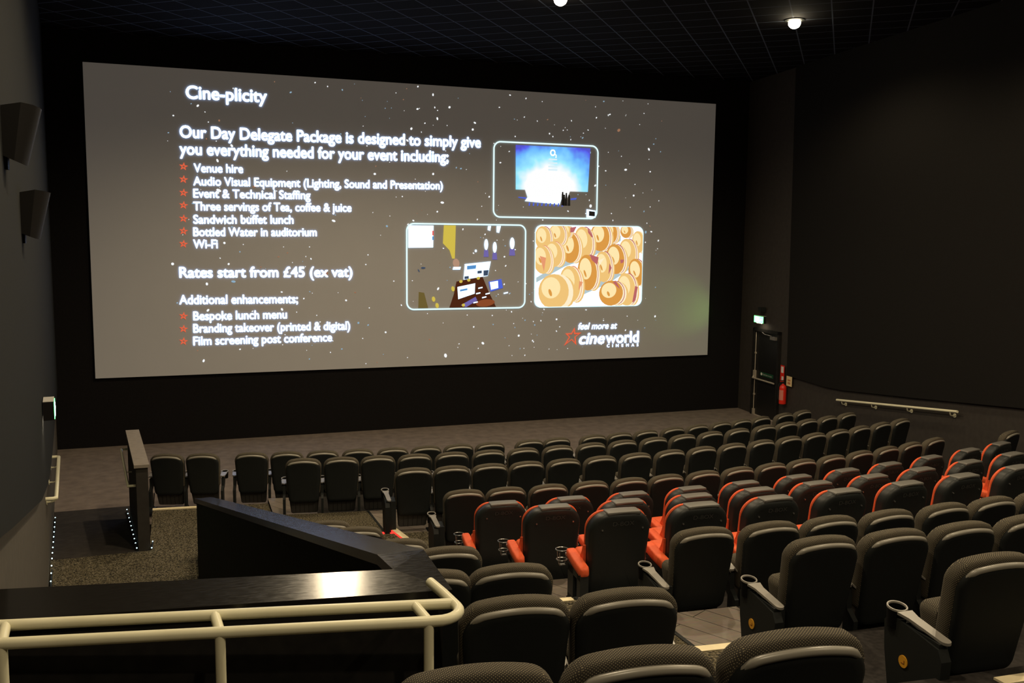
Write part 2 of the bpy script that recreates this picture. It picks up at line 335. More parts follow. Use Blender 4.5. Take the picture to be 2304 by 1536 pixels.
# sloping half wall down the side of the seats
root = empty('half_wall', (.6, 4.2, OZ - 4.0)); struct(root, 'long black half wall whose glossy cap slopes down towards the screen', 'half wall')
TH = .17
yA, yBe, yE = 3.74, 4.19, 10.9
bm = bmesh.new()
hexa(bm, hx(root, swall(yBe) + .01, swall(yBe) + TH, swall(yE) + TH, swall(yE) + .01, yBe, yE, -4.4, -4.4, -1.53, -3.05))
hexa(bm, hx(root, swall(yA) + .01, swall(yA) + TH, swall(yBe) + TH, swall(yBe) + .01, yA + .16, yBe, -4.4, -4.4, -1.53, -1.53))
obj('wall_panel', bm, BLACKW, root)
bm = bmesh.new(); hexa(bm, hx(root, swall(yBe) - .005, swall(yBe) + TH + .05, swall(yE) + TH + .01, swall(yE) - .005, yBe, yE + .02, -1.545, -3.055, -1.495, -3.006))
obj('cap', bm, GLOSS, root)
# level half wall across the foreground
root = empty('half_wall', (.2, 3.9, OZ - 4.0)); struct(root, 'black half wall across the foreground with a level glossy cap behind the cream handrail', 'half wall')
bm = bmesh.new(); hexa(bm, loc(root, [(-.85, 3.99, OZ - 4.4), (1.04, 3.72, OZ - 4.4), (1.02, 3.95, OZ - 4.4), (-.85, 4.25, OZ - 4.4), (-.85, 3.99, OZ - 1.53), (1.04, 3.72, OZ - 1.53), (1.02, 3.95, OZ - 1.53), (-.85, 4.25, OZ - 1.53)])); obj('wall_panel', bm, BLACKW, root)
bm = bmesh.new()
def slab(pts):                                                # pts: x, y, drop of the top below the cap level
    hexa(bm, loc(root, [(x, y, OZ - 1.545 - d) for x, y, d in pts] + [(x, y, OZ - 1.495 - d) for x, y, d in pts]))
xr_ = swall(yBe) + TH + .05
slab([(-.86, 3.975, .0155), (1.075, 3.69, .0128), (.88, 3.975, 0), (-.86, 4.285, 0)])       # tilted slightly towards the handrail to catch a lamp's highlight
slab([(.88, 3.975, 0), (1.075, 3.69, .0128), (xr_, yBe, .0), (swall(yBe) - .005, yBe, 0)])
obj('cap', bm, GLOSS, root)

# ------------------------------------------------------------------ foreground handrail
root = empty('handrail', (.2, 3.45, OZ - 2.11)); tag(root, 'cream double tube handrail in the bottom left foreground', 'handrail')
def rl(p): return Vector((p[0], p[1], p[2] + OZ)) - root.location
def railF(x): return 3.50 - .20 * x                      # front tube
zr = -1.475
pathF = [rl((x, railF(x), zr)) for x in (-.85, -.3, .2, .6, .86)]
R_ = .10; cx_, cy_ = .90, railF(.90) + R_
for k in range(1, 8):
    a = -pi / 2 - .19 + (pi / 2 + .19 + .1) * k / 7
    pathF.append(rl((cx_ + R_ * cos(a) + .02, cy_ + R_ * sin(a), zr)))
pathF += [rl((1.005, 3.58, zr)), rl((.985, 3.72, zr))]
bm = bmesh.new(); tube(bm, pathF, .0215, 14); obj('front_tube', bm, CREAM, root, 60)
bm = bmesh.new(); tube(bm, [rl((-.85, railF(-.85) + .17, zr)), rl((1.01, railF(1.01) + .17, zr))], .0215, 14); obj('back_tube', bm, CREAM, root, 60)
for x in (-.63, .115, .875):
    bm = bmesh.new(); tube(bm, [rl((x, railF(x), zr)), rl((x - .012, railF(x) + .17, zr))], .0195, 12); obj('connector', bm, CREAM, root, 60)
    bm = bmesh.new(); tube(bm, [rl((x, railF(x), zr)), rl((x, railF(x), zr - .2)), rl((x, railF(x), -2.11))], .0195, 12)
    disc(bm, rl((x, railF(x), -2.105)), (0, 0, 1), .045, .01); obj('post', bm, CREAM, root, 60)

# ------------------------------------------------------------------ wall rails
def wall_rail(name, pts, side, brs, label, ends):
    f = lwall if side < 0 else rwall
    y0, z0 = pts[0]; root = empty(name, (f(y0), y0, OZ + z0)); tag(root, label, 'handrail')
    q = lambda y, z, off: Vector((f(y) - side * off, y, OZ + z)) - root.location
    path = [q(y, z, .11) for y, z in pts]
    if ends: path = [q(pts[0][0] + .02, pts[0][1], .0), q(pts[0][0] + .02, pts[0][1], .08)] + path + [q(pts[-1][0] - .02, pts[-1][1], .08), q(pts[-1][0] - .02, pts[-1][1], .0)]
    bm = bmesh.new(); tube(bm, path, .023, 12); obj('rail', bm, CREAM, root, 60)
    for t in brs:
        y = pts[0][0] + (pts[-1][0] - pts[0][0]) * t; z = pts[0][1] + (pts[-1][1] - pts[0][1]) * t
        bm = bmesh.new(); tube(bm, [q(y, z - .02, .11), q(y, z - .07, .10), q(y, z - .085, .06), q(y, z - .085, .0)], .010, 8)
        disc(bm, q(y, z - .085, .005), (1, 0, 0), .035, .01); obj('bracket', bm, CREAM, root, 60)
wall_rail('wall_handrail', [(15.36, -3.26), (11.93, -2.86)], 1, (.05, .33, .63, .95), 'straight cream handrail on brackets along the right wall', False)
wall_rail('wall_handrail', [(14.5, -3.22), (11.7, -3.08)], -1, (.12, .5, .93), 'cream handrail with turned ends on the left wall above the ramp', True)
# rail on the far partition
root = empty('partition_handrail', (-.70, 13.2, OZ - 3.2)); tag(root, 'thin handrail on the left face of the far partition wall', 'handrail')
def pq(y, z, off): return Vector((-.545 - .0945 * (y - 12.27) - off, y, OZ + z)) - root.location
bm = bmesh.new(); tube(bm, [pq(14.2, -3.10, 0), pq(14.2, -3.10, .09), pq(12.42, -3.19, .09), pq(12.42, -3.19, 0)], .017, 10); obj('rail', bm, CREAM, root, 60)
bm = bmesh.new(); tube(bm, [pq(13.3, -3.15, .09), pq(13.3, -3.22, .07), pq(13.3, -3.22, 0)], .008, 8); obj('bracket', bm, CREAM, root, 60)

# ------------------------------------------------------------------ step lights along the ramp
LEDW = emat('white_led', (0.62, 0.95, 1.0), 5.0)
def led_strip(name, pts, label):
    root = empty(name, pts[0]); tag(root, label, 'light strip', 'floor light strips')
    bm = bmesh.new(); tube(bm, [Vector(p) - root.location for p in (pts[0], pts[-1])], .012, 6); obj('strip', bm, BLACKP, root)
    for p in pts:
        bm = bmesh.new(); bmesh.ops.create_icosphere(bm, subdivisions=1, radius=.0085, matrix=Matrix.Translation(Vector(p) - root.location + Vector((0, -.012, .012)))); obj('led', bm, LEDW, root)
LY = [14.6, 14.28, 13.97, 13.66, 13.36, 13.06, 12.76, 12.47, 12.2, 11.93, 11.66, 11.38, 11.1]
led_strip('led_strip', [V(lwall(y) + .025, y, -4.0 - max(0, (y - 12.25)) * .074 + .03) for y in LY], 'row of white floor lights along the base of the left wall')
led_strip('led_strip', [V(-.565 - .0945 * (y - 12.27), y, -4.0 - max(0, (y - 12.25)) * .074 + .03) for y in (14.75, 14.45, 14.15, 13.88, 13.61, 13.34, 13.07, 12.82, 12.57, 12.3)], 'row of white floor lights along the ramp side of the far partition')
led_strip('led_strip', [V(-.39, 12.24, -3.97), V(-.385, 12.5, -3.97)], 'pair of white floor lights at the near foot of the far partition')

# ------------------------------------------------------------------ speakers
def speaker(y, z, wy, h, label):
    x = lwall(y) + .05; root = empty('wall_speaker', (x, y, OZ + z)); tag(root, label, 'speaker', 'speakers on the left wall')
    bm = bmesh.new(); ls = []
    for t in range(6):
        q = t / 5; dz = h / 2 - h * q; dep = .185 - .085 * q
        prof = [(0, -wy / 2), (dep * .55, -wy / 2), (dep * .85, -wy * .36), (dep, -wy * .12), (dep, wy * .12), (dep * .85, wy * .36), (dep * .55, wy / 2), (0, wy / 2)]
        ls.append([(.015 + px, py, dz - .075 * q * (px / dep) * .6 + (1 - q) * (.03 * sin(pi * min(1.0, px / dep) * .75) - .015 * (px / dep))) for px, py in prof])
    loops(bm, ls); obj('cabinet', bm, SPK, root, 35)
    bm = bmesh.new(); box(bm, .0, .02, -.03, .03, -h * .75, h * .5); obj('bracket', bm, BLACKP, root)
speaker(6.05, .555, .30, .275, 'nearer and higher of the two black speakers on the left wall')
speaker(7.87, .135, .32, .30, 'farther and lower of the two black speakers on the left wall')

# ------------------------------------------------------------------ exit signs
GREENL = emat('green_sign', (0.10, 1.0, 0.16), 7.0)
SIGNW = emat('sign_white', (0.75, 1.0, 0.78), 14.0)
GLOWW = emat('sign_lamp', (1.0, 0.85, 0.6), 22.0)
def exit_sign(y, z, side, L, H, D, off, label, face=1.0):
    f = lwall if side < 0 else rwall
    root = empty('exit_sign', (f(y) - side * off, y, OZ + z)); root.rotation_euler = (0, 0, side * -0.0966 if side > 0 else 0.0966)
    tag(root, label, 'exit sign', 'illuminated exit signs'); s = -side
    bm = bmesh.new(); box(bm, min(0, s * D), max(0, s * D), -L / 2, L / 2, -H / 2, H / 2); obj('housing', bm, BLACKP if side > 0 else SPK, root)
    bm = bmesh.new(); box(bm, min(s * D, s * (D + .006)), max(s * D, s * (D + .006)), -L / 2 + .01, L / 2 - .01, -H / 2 + .01, H / 2 - .01); fp = obj('face', bm, GREENL, root); fp['label'] = 'glowing green face'
    xx = s * (D + .009)
    # running figure, door and arrow
    bm = bmesh.new()
    def q(pts): 
        vs = [bm.verts.new((xx, py * L, pz * H)) for py, pz in pts]; bm.faces.new(vs)
    e = -s
    q([(e * .06, -.34), (e * .30, -.34), (e * .30, .34), (e * .06, .34)])
    q([(e * -.04, .02), (e * .03, .02), (e * -.02, .22), (e * -.09, .2)])
    q([(e * -.04, .04), (e * .01, .0), (e * .0, -.3), (e * -.04, -.3)]); q([(e * -.06, .04), (e * -.02, .02), (e * -.12, -.26), (e * -.17, -.22)])
    q([(e * -.05 + .035 * cos(a * pi / 4), .31 + .07 * sin(a * pi / 4)) for a in range(8)])
    q([(e * -.40, -.05), (e * -.28, -.05), (e * -.28, .05), (e * -.40, .05)]); q([(e * -.28, -.14), (e * -.2, 0), (e * -.28, .14)])
    obj('pictogram', bm, SIGNW, fp)
    bm = bmesh.new(); box(bm, min(s * .0, s * D * .8), max(s * .0, s * D * .8), -L * .3, L * .3, -H / 2 - .004, -H / 2 + .001); lp = obj('downlight', bm, GLOWW, root); lp['label'] = 'warm lamp strip underneath'
    bm = bmesh.new(); tube(bm, [(s * D * .3, 0, H / 2), (s * D * .3, 0, H / 2 + .16)], .012, 8); tube(bm, [(s * D * .3, 0, H / 2 + .16), (-s * off, 0, H / 2 + .16)], .012, 8); box(bm, -.06, .06, -.07, .07, H / 2 + .1, H / 2 + .2)
    if side > 0: obj('bracket', bm, BLACKP, root)
    else: bm.free()
    bm = bmesh.new(); box(bm, min(0, s * D), max(0, s * D), -L / 2, L / 2, H / 2, H / 2 + .006); obj('top_cover', bm, mat('sign_grey', (.5, .49, .46), .5), root)  # pale sheet painting the lamplight on the housing's top face
    return root
r_ = exit_sign(18.52, -1.89, 1, .44, .17, .07, .10, 'glowing green exit sign above the door on the right wall')
gl = bpy.data.lights.new('sign_spill', 'SPOT'); gl.energy = 26; gl.color = (.42, 1.0, .12); gl.spot_size = radians(62); gl.spot_blend = 1.0; gl.shadow_soft_size = .05  # added spot that throws the sign's green glow onto the screen
go = bpy.data.objects.new('sign_spill', gl); C.objects.link(go); go.parent = r_; go.location = (-.10, .1, -.02)
go.rotation_euler = (Vector((11.15, 19.6, -1.60)) - Vector((12.85, 18.6, -1.9))).to_track_quat('-Z', 'Y').to_euler(); go.rotation_euler.rotate_axis('Y', 0.0)
r_ = exit_sign(10.45, -1.81, -1, .30, .19, .10, .06, 'exit sign seen edge on, sticking out from the left wall')

# ------------------------------------------------------------------ fire door on the right wall
ang = -0.0966
root = empty('door_1', (rwall(18.34), 18.34, OZ - 4.22)); root.rotation_euler = (0, 0, ang); struct(root, 'black fire exit door with a steel push bar at the far right', 'door')
bm = bmesh.new(); box(bm, -.03, .0, -.52, .52, .0, 2.02); obj('door_panel', bm, DOORM, root)
bm = bmesh.new(); box(bm, -.07, .02, -.60, -.525, 0, 2.10); box(bm, -.07, .02, .525, .60, 0, 2.10); box(bm, -.07, .02, -.60, .60, 2.03, 2.10); obj('door_frame', bm, BLACKW, root)
bm = bmesh.new(); tube(bm, [(-.10, -.50, .90), (-.10, .48, .90)], .020, 8); tube(bm, [(-.10, .48, .90), (-.03, .48, 1.02)], .016, 8); box(bm, -.08, -.03, .43, .51, .88, 1.08); obj('push_bar', bm, STEEL, root)
bm = bmesh.new(); tube(bm, [(-.05, .47, 1.08), (-.05, .47, 2.0)], .011, 8); tube(bm, [(-.05, .47, .05), (-.05, .47, .88)], .011, 8)
for z in (1.5, .5): box(bm, -.065, -.03, .45, .49, z - .02, z + .02)
box(bm, -.07, -.03, .435, .505, .02, .15); obj('bolt_rod', bm, STEEL, root)
bm = bmesh.new(); box(bm, -.12, -.03, -.50, -.28, 1.90, 1.97); tube(bm, [(-.10, -.32, 1.98), (-.13, -.05, 2.0), (-.05, .22, 2.03)], .008, 6); obj('door_closer', bm, mat('closer_grey', (.16, .15, .14), .5), root)
bm = bmesh.new(); box(bm, -.034, -.03, -.35, .25, .985, 1.075); sg = obj('sign_plate', bm, mat('dark_green_plate', (.006, .07, .03), .5), root); sg['label'] = 'green sign plate'
def text_mesh(s, bold=0.0, shear=0.0, spacing=1.0):
    cu = bpy.data.curves.new('text', 'FONT'); cu.body = s; cu.offset = bold; cu.shear = shear; cu.space_character = spacing; cu.resolution_u = 4
    o = bpy.data.objects.new('text', cu); C.objects.link(o)
    bpy.context.view_layer.update()
    me = bpy.data.meshes.new_from_object(o.evaluated_get(bpy.context.evaluated_depsgraph_get()))
    bpy.data.objects.remove(o); bpy.data.curves.remove(cu)
    return me
def cap_height(bold=0.0):
    me = text_mesh('H', bold); h = max(v.co.y for v in me.vertices) - min(v.co.y for v in me.vertices); bpy.data.meshes.remove(me); return h
CAPH = cap_height()
def text_obj(name, s, fit, material, parent, bold=0.0, shear=0.0, spacing=1.0):
    """fit(x in 0..1, height in cap heights) -> local point"""
    me = text_mesh(s, 0.0, shear, spacing)
    if bold:                                                  # heavier strokes: the same letters laid over each other a hair apart
        vs = [v.co.copy() for v in me.vertices]; fs = [list(q.vertices) for q in me.polygons]; V2, F2 = [], []
        for dx, dy in [(0, 0)] + [(bold * cos(q * pi / 3), bold * sin(q * pi / 3)) for q in range(6)]:
            o_ = len(V2); V2 += [v + Vector((dx, dy, 0)) for v in vs]; F2 += [[i + o_ for i in f] for f in fs]
        bpy.data.meshes.remove(me); me = bpy.data.meshes.new(name); me.from_pydata(V2, [], F2)
    xs = [v.co.x for v in me.vertices]; x0, x1 = min(xs), max(xs)
    for v in me.vertices: v.co = fit((v.co.x - x0) / (x1 - x0), v.co.y / CAPH)
    me.name = name; me.materials.clear(); me.materials.append(material)
    o = bpy.data.objects.new(name, me); C.objects.link(o); o.parent = parent; return o
text_obj('lettering', 'Push bar to open', lambda a, h: Vector((-.0365, .12 - .42 * a, 1.01 + .04 * h)), WHITE, sg, .01)
bm = bmesh.new(); vs = [bm.verts.new((-.0365, .18 + .04 * cos(a * pi / 8), 1.03 + .033 * sin(a * pi / 8))) for a in range(16)]; bm.faces.new(vs); obj('symbol', bm, WHITE, sg)
bm = bmesh.new(); prism(bm, [(13.08, 18.90), (13.03, 18.90), (12.90, 17.5), (12.95, 17.5)], OZ - 4.222, OZ - 4.20); tag(obj('door_threshold', bm, mat('threshold_grey', (.42, .37, .31), .6)), 'pale strip on the floor along the foot of the exit door', 'threshold')

# ------------------------------------------------------------------ extinguisher and its signs
ey = 17.43
root = empty('fire_extinguisher', (rwall(ey) - .11, ey, OZ - 3.72)); tag(root, 'red fire extinguisher hanging on the right wall beside the exit door', 'fire extinguisher')
bm = bmesh.new(); ls = []
for r, z in ((.05, .0), (.078, .012), (.08, .03), (.08, .36), (.074, .40), (.05, .435), (.026, .45), (.022, .47)):
    ls.append([(r * cos(2 * pi * k / 20), r * sin(2 * pi * k / 20), z) for k in range(20)])
loops(bm, ls); obj('cylinder', bm, RED, root, 40)
bm = bmesh.new(); ls = [[(.0812 * cos(a), .0812 * sin(a), z) for a in [pi * .85 + k * pi * .5 / 12 for k in range(13)]] for z in (.10, .33)]; loops(bm, ls, 0, False, False); lb = obj('label_band', bm, mat('label_print', (.62, .20, .15), .6), root); lb['label'] = 'pale printed label'
bm = bmesh.new(); disc(bm, (0, 0, .485), (0, 0, 1), .02, .04); box(bm, -.09, .02, -.012, .012, .50, .515); box(bm, -.09, .02, -.012, .012, .535, .55); obj('valve_handle', bm, BLACKP, root, 40)
bm = bmesh.new(); tube(bm, [(-.02, .02, .49), (-.06, .06, .46), (-.075, .07, .38), (-.07, .075, .12)], .011, 8); obj('hose', bm, BLACKP, root, 40)
def plate(name, y, z, w, h, col, label, cat):
    x = rwall(y) - .07; r = empty(name, (x, y, OZ + z)); r.rotation_euler = (0, 0, ang); tag(r, label, cat)
    bm = bmesh.new(); box(bm, 0, .006, -w / 2, w / 2, -h / 2, h / 2); obj('plate', bm, col, r); return r
r_ = plate('wall_sign', 17.55, -3.05, .16, .40, RED, 'tall red and white fire sign above the extinguisher', 'sign')
bm = bmesh.new(); box(bm, -.002, 0, -.05, .05, .03, .17); box(bm, -.002, 0, -.06, .02, -.15, -.05); obj('print', bm, WHITE, r_)
r_ = plate('wall_sign', 17.25, -3.17, .22, .22, mat('sign_cream', (.75, .60, .32), .6), 'square yellow notice on the wall right of the fire sign', 'sign')
bm = bmesh.new(); box(bm, -.002, 0, -.06, .06, .0, .04); box(bm, -.002, 0, -.06, .06, -.07, -.02); obj('print', bm, mat('sign_red_print', (.5, .2, .08), .6), r_)

# ------------------------------------------------------------------ ceiling lamps
LENS = emat('lamp_lens', (1.0, 0.86, 0.58), 45.0)
for i, (x, y, p) in enumerate(LAMPS):
    if i < 3: lab = ['ceiling downlight at the left, hidden above the picture', 'bright ceiling downlight at the top edge above the screen middle', 'bright ceiling downlight above the right end of the screen'][i]
    else: lab = 'round ceiling downlight above the seats, out of the picture'
    root = empty('ceiling_downlight', (x, y, OZ + CEIL)); tag(root, lab, 'ceiling light', 'ceiling downlights' if i < 3 else 'ceiling downlights above the seats')
    bm = bmesh.new(); ls = []
    for r, z in ((.17, .0), (.17, -.012), (.12, -.02), (.115, .0)): ls.append([(r * cos(2 * pi * k / 24), r * sin(2 * pi * k / 24), z) for k in range(24)])
    loops(bm, ls, 0, True, False); obj('trim_ring', bm, BLACKP, root, 40)
    bm = bmesh.new(); bmesh.ops.create_uvsphere(bm, u_segments=20, v_segments=10, radius=.105, matrix=Matrix.Diagonal((1, 1, .9, 1))); bmesh.ops.translate(bm, verts=bm.verts[:], vec=(0, 0, -.055)); obj('lens', bm, LENS, root, 60)
    ld = bpy.data.lights.new('downlight', 'SPOT'); ld.energy = p; ld.color = WARM; ld.spot_size = radians(160); ld.spot_blend = .55; ld.shadow_soft_size = .07
    lo = bpy.data.objects.new('downlight_bulb', ld); C.objects.link(lo); lo.parent = root; lo.location = (0, 0, -.27)

# ------------------------------------------------------------------ cinema screen and the projected slide
SX0, SX1, SZ0, SZ1 = -1.54, 12.19, -2.84, 3.17; SY = 19.60
scr = empty('cinema_screen', (5.33, SY, OZ + SZ0)); tag(scr, 'wide white cinema screen showing a projected slide of text and photos', 'cinema screen')
def s(x, z, d=0.0): return Vector((x - 5.33, -d, z - SZ0))
bm = bmesh.new(); box(bm, SX0 - 5.33, SX1 - 5.33, 0, .03, 0, SZ1 - SZ0); obj('screen_sheet', bm, SCR, scr)
TXT = emat('projected_white', (0.42, 0.60, 1.0), 6.0)
ORG = emat('projected_orange', (0.85, 0.13, 0.055), 0.95)
TEXTS = [
  ('Cine-plicity', 0.275, 2.608, 1.816, 2.619, 0.237), ('Our Day Delegate Package is designed to simply give', 0.143, 1.854, 6.322, 1.912, 0.222),
  ('you everything needed for your event including;', 0.13, 1.527, 5.594, 1.574, 0.223), ('Venue hire', 0.385, 1.192, 1.322, 1.205, 0.164),
  ('Audio Visual Equipment (Lighting, Sound and Presentation)', 0.369, 0.936, 5.466, 0.988, 0.165), ('Event & Technical Staffing', 0.363, 0.697, 2.648, 0.715, 0.165),
  ('Three servings of Tea, coffee & juice', 0.356, 0.445, 3.489, 0.476, 0.165), ('Sandwich buffet lunch', 0.349, 0.186, 2.297, 0.21, 0.166),
  ('Bottled Water in auditorium', 0.342, -0.061, 2.764, -0.039, 0.167), ('Wi-Fi', 0.336, -0.3, 0.8, -0.297, 0.167),
  ('Rates start from \u00a345 (ex vat)', 0.057, -0.881, 3.498, -0.881, 0.203), ('Additional enhancements;', 0.042, -1.411, 2.361, -1.422, 0.177),
  ('Bespoke lunch menu', 0.297, -1.736, 2.132, -1.735, 0.17), ('Branding takeover (printed & digital)', 0.29, -1.986, 3.437, -2.001, 0.17),
  ('Film screening post conference', 0.283, -2.241, 3.053, -2.237, 0.17)]
for tx, x0, z0, x1, z1, h in TEXTS:
    bold = .026 if h > .2 else .020
    text_obj('text_line', tx, lambda a, k: s(x0 + (x1 - x0) * a, z0 + (z1 - z0) * a + h * k, .012), TXT, scr, bold)
text_obj('text_line', 'feel more at', lambda a, k: s(8.717 + .997 * a, -2.131 + .15 * k, .012), TXT, scr, .012, .25)
text_obj('logo_lettering', 'cine', lambda a, k: s(8.744 + .66 * a, -2.471 + .26 * k, .012), TXT, scr, .025, .22)
text_obj('logo_lettering', 'world', lambda a, k: s(9.425 + .87 * a, -2.469 + .26 * k, .012), TXT, scr, .025)
text_obj('logo_lettering', 'CINEMAS', lambda a, k: s(9.459 + .828 * a, -2.566 + .066 * k, .012), TXT, scr, .02, 0, 2.3)
def star_ring(bm, tips, wd, d):
    c = Vector((sum(p[0] for p in tips) / 5, sum(p[1] for p in tips) / 5)); inn = []
    def isect(p, q, r, t_):
        p, q, r, t_ = map(Vector, (p, q, r, t_)); a = q - p; b = t_ - r; k = ((r - p).x * b.y - (r - p).y * b.x) / (a.x * b.y - a.y * b.x); return p + a * k
    out = []
    for i in range(5):
        out.append(Vector(tips[i])); out.append(isect(tips[i], tips[(i + 2) % 5], tips[(i + 1) % 5], tips[(i + 4) % 5]))
    f = 1 - wd
    o = [bm.verts.new(s(p.x, p.y, d)) for p in out]; n_ = [bm.verts.new(s(c.x + (p.x - c.x) * f, c.y + (p.y - c.y) * f, d)) for p in out]
    for i in range(10): bm.faces.new((o[i], o[(i + 1) % 10], n_[(i + 1) % 10], n_[i]))
for cx, cz in [(0.197, 1.281), (0.19, 1.031), (0.183, 0.771), (0.176, 0.528), (0.168, 0.267), (0.162, 0.023), (0.154, -0.23), (0.114, -1.661), (0.107, -1.919), (0.1, -2.169)]:
    bm = bmesh.new(); star_ring(bm, [(cx + .085 * sin(2 * pi * k / 5 + .12) * 1.05, cz + .012 + .085 * cos(2 * pi * k / 5 + .12)) for k in range(5)], .62, .012); obj('bullet_star', bm, ORG, scr)
bm = bmesh.new(); star_ring(bm, [(8.628, -2.077), (8.801, -2.203), (8.678, -2.492), (8.36, -2.503), (8.392, -2.212)], .36, .012); o = obj('logo_star', bm, ORG, scr); o['label'] = 'orange star outline'
# drifting white specks of the slide background
bm = bmesh.new()
def speck(x, z, r, el=1.0, a=0.0, mi=0):
    vs = []
    for k in range(7):
        t = 2 * pi * k / 7; px, pz = r * cos(t) * el, r * sin(t); vs.append(bm.verts.new(s(x + px * cos(a) - pz * sin(a), z + px * sin(a) + pz * cos(a), .006)))
    bm.faces.new(vs).material_index = mi
for k in range(660):
    x = random.uniform(-.1, 10.75); z = random.uniform(-2.75, 3.12)
    if random.random() > .35 + .65 * (0.5 + 0.5 * sin(x * 1.3 + z)): continue
    big = random.random()
    r = .005 + .009 * random.random() if big < .86 else (.014 + .010 * random.random() if big < .98 else .024 + .010 * random.random())
    speck(x, z, r, random.uniform(1, 1.9), random.uniform(0, pi), random.choice((0, 0, 0, 0, 0, 0, 1, 1, 2)))
st = obj('star_specks', bm, [emat('speck_white', (.85, .88, .9), 1.15), emat('speck_blue', (.45, .7, .9), .6), emat('speck_orange', (.7, .35, .2), .45)], scr); st['kind'] = 'stuff'; st['label'] = 'scattered white and coloured specks'
# rounded photo frames
def rr(x0, x1, z0, z1, r, n=8):
    P = []
    for cx, cz, a0 in ((x1 - r, z1 - r, 0), (x0 + r, z1 - r, pi / 2), (x0 + r, z0 + r, pi), (x1 - r, z0 + r, 1.5 * pi)):
        for k in range(n + 1): a = a0 + pi / 2 * k / n; P.append((cx + r * cos(a), cz + r * sin(a)))
    return P
FRM = emat('projected_frame', (0.70, 0.95, 0.98), 1.2)
def frame(parent, x0, x1, z0, z1, r=.17, wd=.032):
    bm = bmesh.new(); a = [bm.verts.new(s(x, z, .022)) for x, z in rr(x0, x1, z0, z1, r)]; b = [bm.verts.new(s(x, z, .022)) for x, z in rr(x0 + wd, x1 - wd, z0 + wd, z1 - wd, r - wd)]
    n = len(a)
    for i in range(n): bm.faces.new((a[i], a[(i + 1) % n], b[(i + 1) % n], b[i]))
    o = obj('photo_frame', bm, FRM, parent); return o
def poly(bm, pts, mi, d):
    bm.faces.new([bm.verts.new(s(x, z, d)) for x, z in pts]).material_index = mi
def ell(bm, x, z, rx, rz, a, mi, d, n=22):
    P = []
    for k in range(n):
        t = 2 * pi * k / n; px, pz = rx * cos(t), rz * sin(t); P.append((x + px * cos(a) - pz * sin(a), z + px * sin(a) + pz * cos(a)))
    poly(bm, P, mi, d)
# 1: stage show with a blue backdrop
def stage_mat():
    M = emat('projected_stage', (1, 1, 1), 1.0); n, l, b = nt(M)
    tc = n.new('ShaderNodeTexCoord'); mp = n.new('ShaderNodeMapping'); c = s(7.95, 1.05); mp.inputs['Location'].default_value = (-c.x, 0, -c.z)
    mp2 = n.new('ShaderNodeVectorMath'); mp2.operation = 'MULTIPLY'; mp2.inputs[1].default_value = (0.66, 0, 0.80)
    ln = n.new('ShaderNodeVectorMath'); ln.operation = 'LENGTH'; no = n.new('ShaderNodeTexNoise'); no.inputs['Scale'].default_value = 3.0
    ad = n.new('ShaderNodeMath'); ad.operation = 'MULTIPLY_ADD'; ad.inputs[1].default_value = .35
    cr = n.new('ShaderNodeValToRGB'); els = cr.color_ramp.elements
    els[0].position = .50; els[0].color = (1, 1, 1, 1); els[1].position = .66; els[1].color = (.35, .85, 1, 1)
    for p, cc in ((.85, (.16, .50, 1.0, 1)), (.97, (.10, .12, .85, 1)), (1.0, (.09, .09, .62, 1))):
        e = els.new(p); e.color = cc
    l.new(tc.outputs['Object'], mp.inputs['Vector']); l.new(mp.outputs['Vector'], mp2.inputs[0]); l.new(mp2.outputs['Vector'], ln.inputs[0])
    l.new(tc.outputs['Object'], no.inputs['Vector']); l.new(no.outputs['Fac'], ad.inputs[0]); l.new(ln.outputs['Value'], ad.inputs[2])
    sb = n.new('ShaderNodeMath'); sb.operation = 'SUBTRACT'; sb.inputs[1].default_value = .05; l.new(ad.outputs[0], sb.inputs[0])
    l.new(sb.outputs[0], cr.inputs['Fac']); l.new(cr.outputs['Color'], b.inputs['Emission Color']); return M
STG = stage_mat(); PDARK = emat('projected_dark', (.5, .45, .42), .02); PBLUE = emat('projected_blue', (.10, .16, .85), .8); PWH = emat('projected_photo_white', (.55, .76, 1), 2.2)
bm = bmesh.new()
poly(bm, [(7.13, 2.00), (8.937, 2.00), (8.893, 1.02), (8.45, 1.02), (8.38, .86), (7.42, .86), (7.36, 1.03), (7.141, 1.03)], 0, .014)
poly(bm, [(7.42, .86), (8.25, .86), (8.20, .72), (7.36, .78)], 1, .015); poly(bm, [(7.2, .87), (7.40, .86), (7.38, .83), (7.21, .85)], 3, .015)
for x, h in ((8.27, .26), (8.36, .24), (8.43, .2), (8.31, .2)): poly(bm, [(x - .03, .70), (x + .03, .70), (x + .022, .70 + h), (x - .022, .70 + h)], 4, .016); ell(bm, x, .72 + h, .02, .028, 0, 4, .016, 10)
for k in range(9): poly(bm, [(7.45 + .1 * k, .68), (7.48 + .1 * k, .68), (7.49 + .1 * k, .75), (7.46 + .1 * k, .75)], 3, .0155)
poly(bm, [(8.47, .86), (8.62, .88), (8.6, .84), (8.47, .83)], 3, .0155)
poly(bm, [(8.87, .44), (9.10, .44), (9.10, .60), (8.87, .63)], 1, .015); poly(bm, [(8.93, .48), (9.08, .47), (9.08, .575), (8.93, .59)], 4, .016)
for a, z, w_ in ((8.02, 1.70, .10), (8.02, 1.62, .11), (8.02, 1.54, .11), (8.02, 1.47, .11)): poly(bm, [(a - w_, z), (a + w_, z), (a + w_, z + .035), (a - w_, z + .035)], 2, .0155)
ph = obj('projected_photo', bm, [STG, PWH, emat('projected_pale', (.75, .93, 1), .95), PBLUE, mat('projected_shadow', (.05, .05, .06), .9)], scr); ph['label'] = 'photo of a stage show in blue light'
frame(ph, 6.605, 9.14, .402, 2.07)
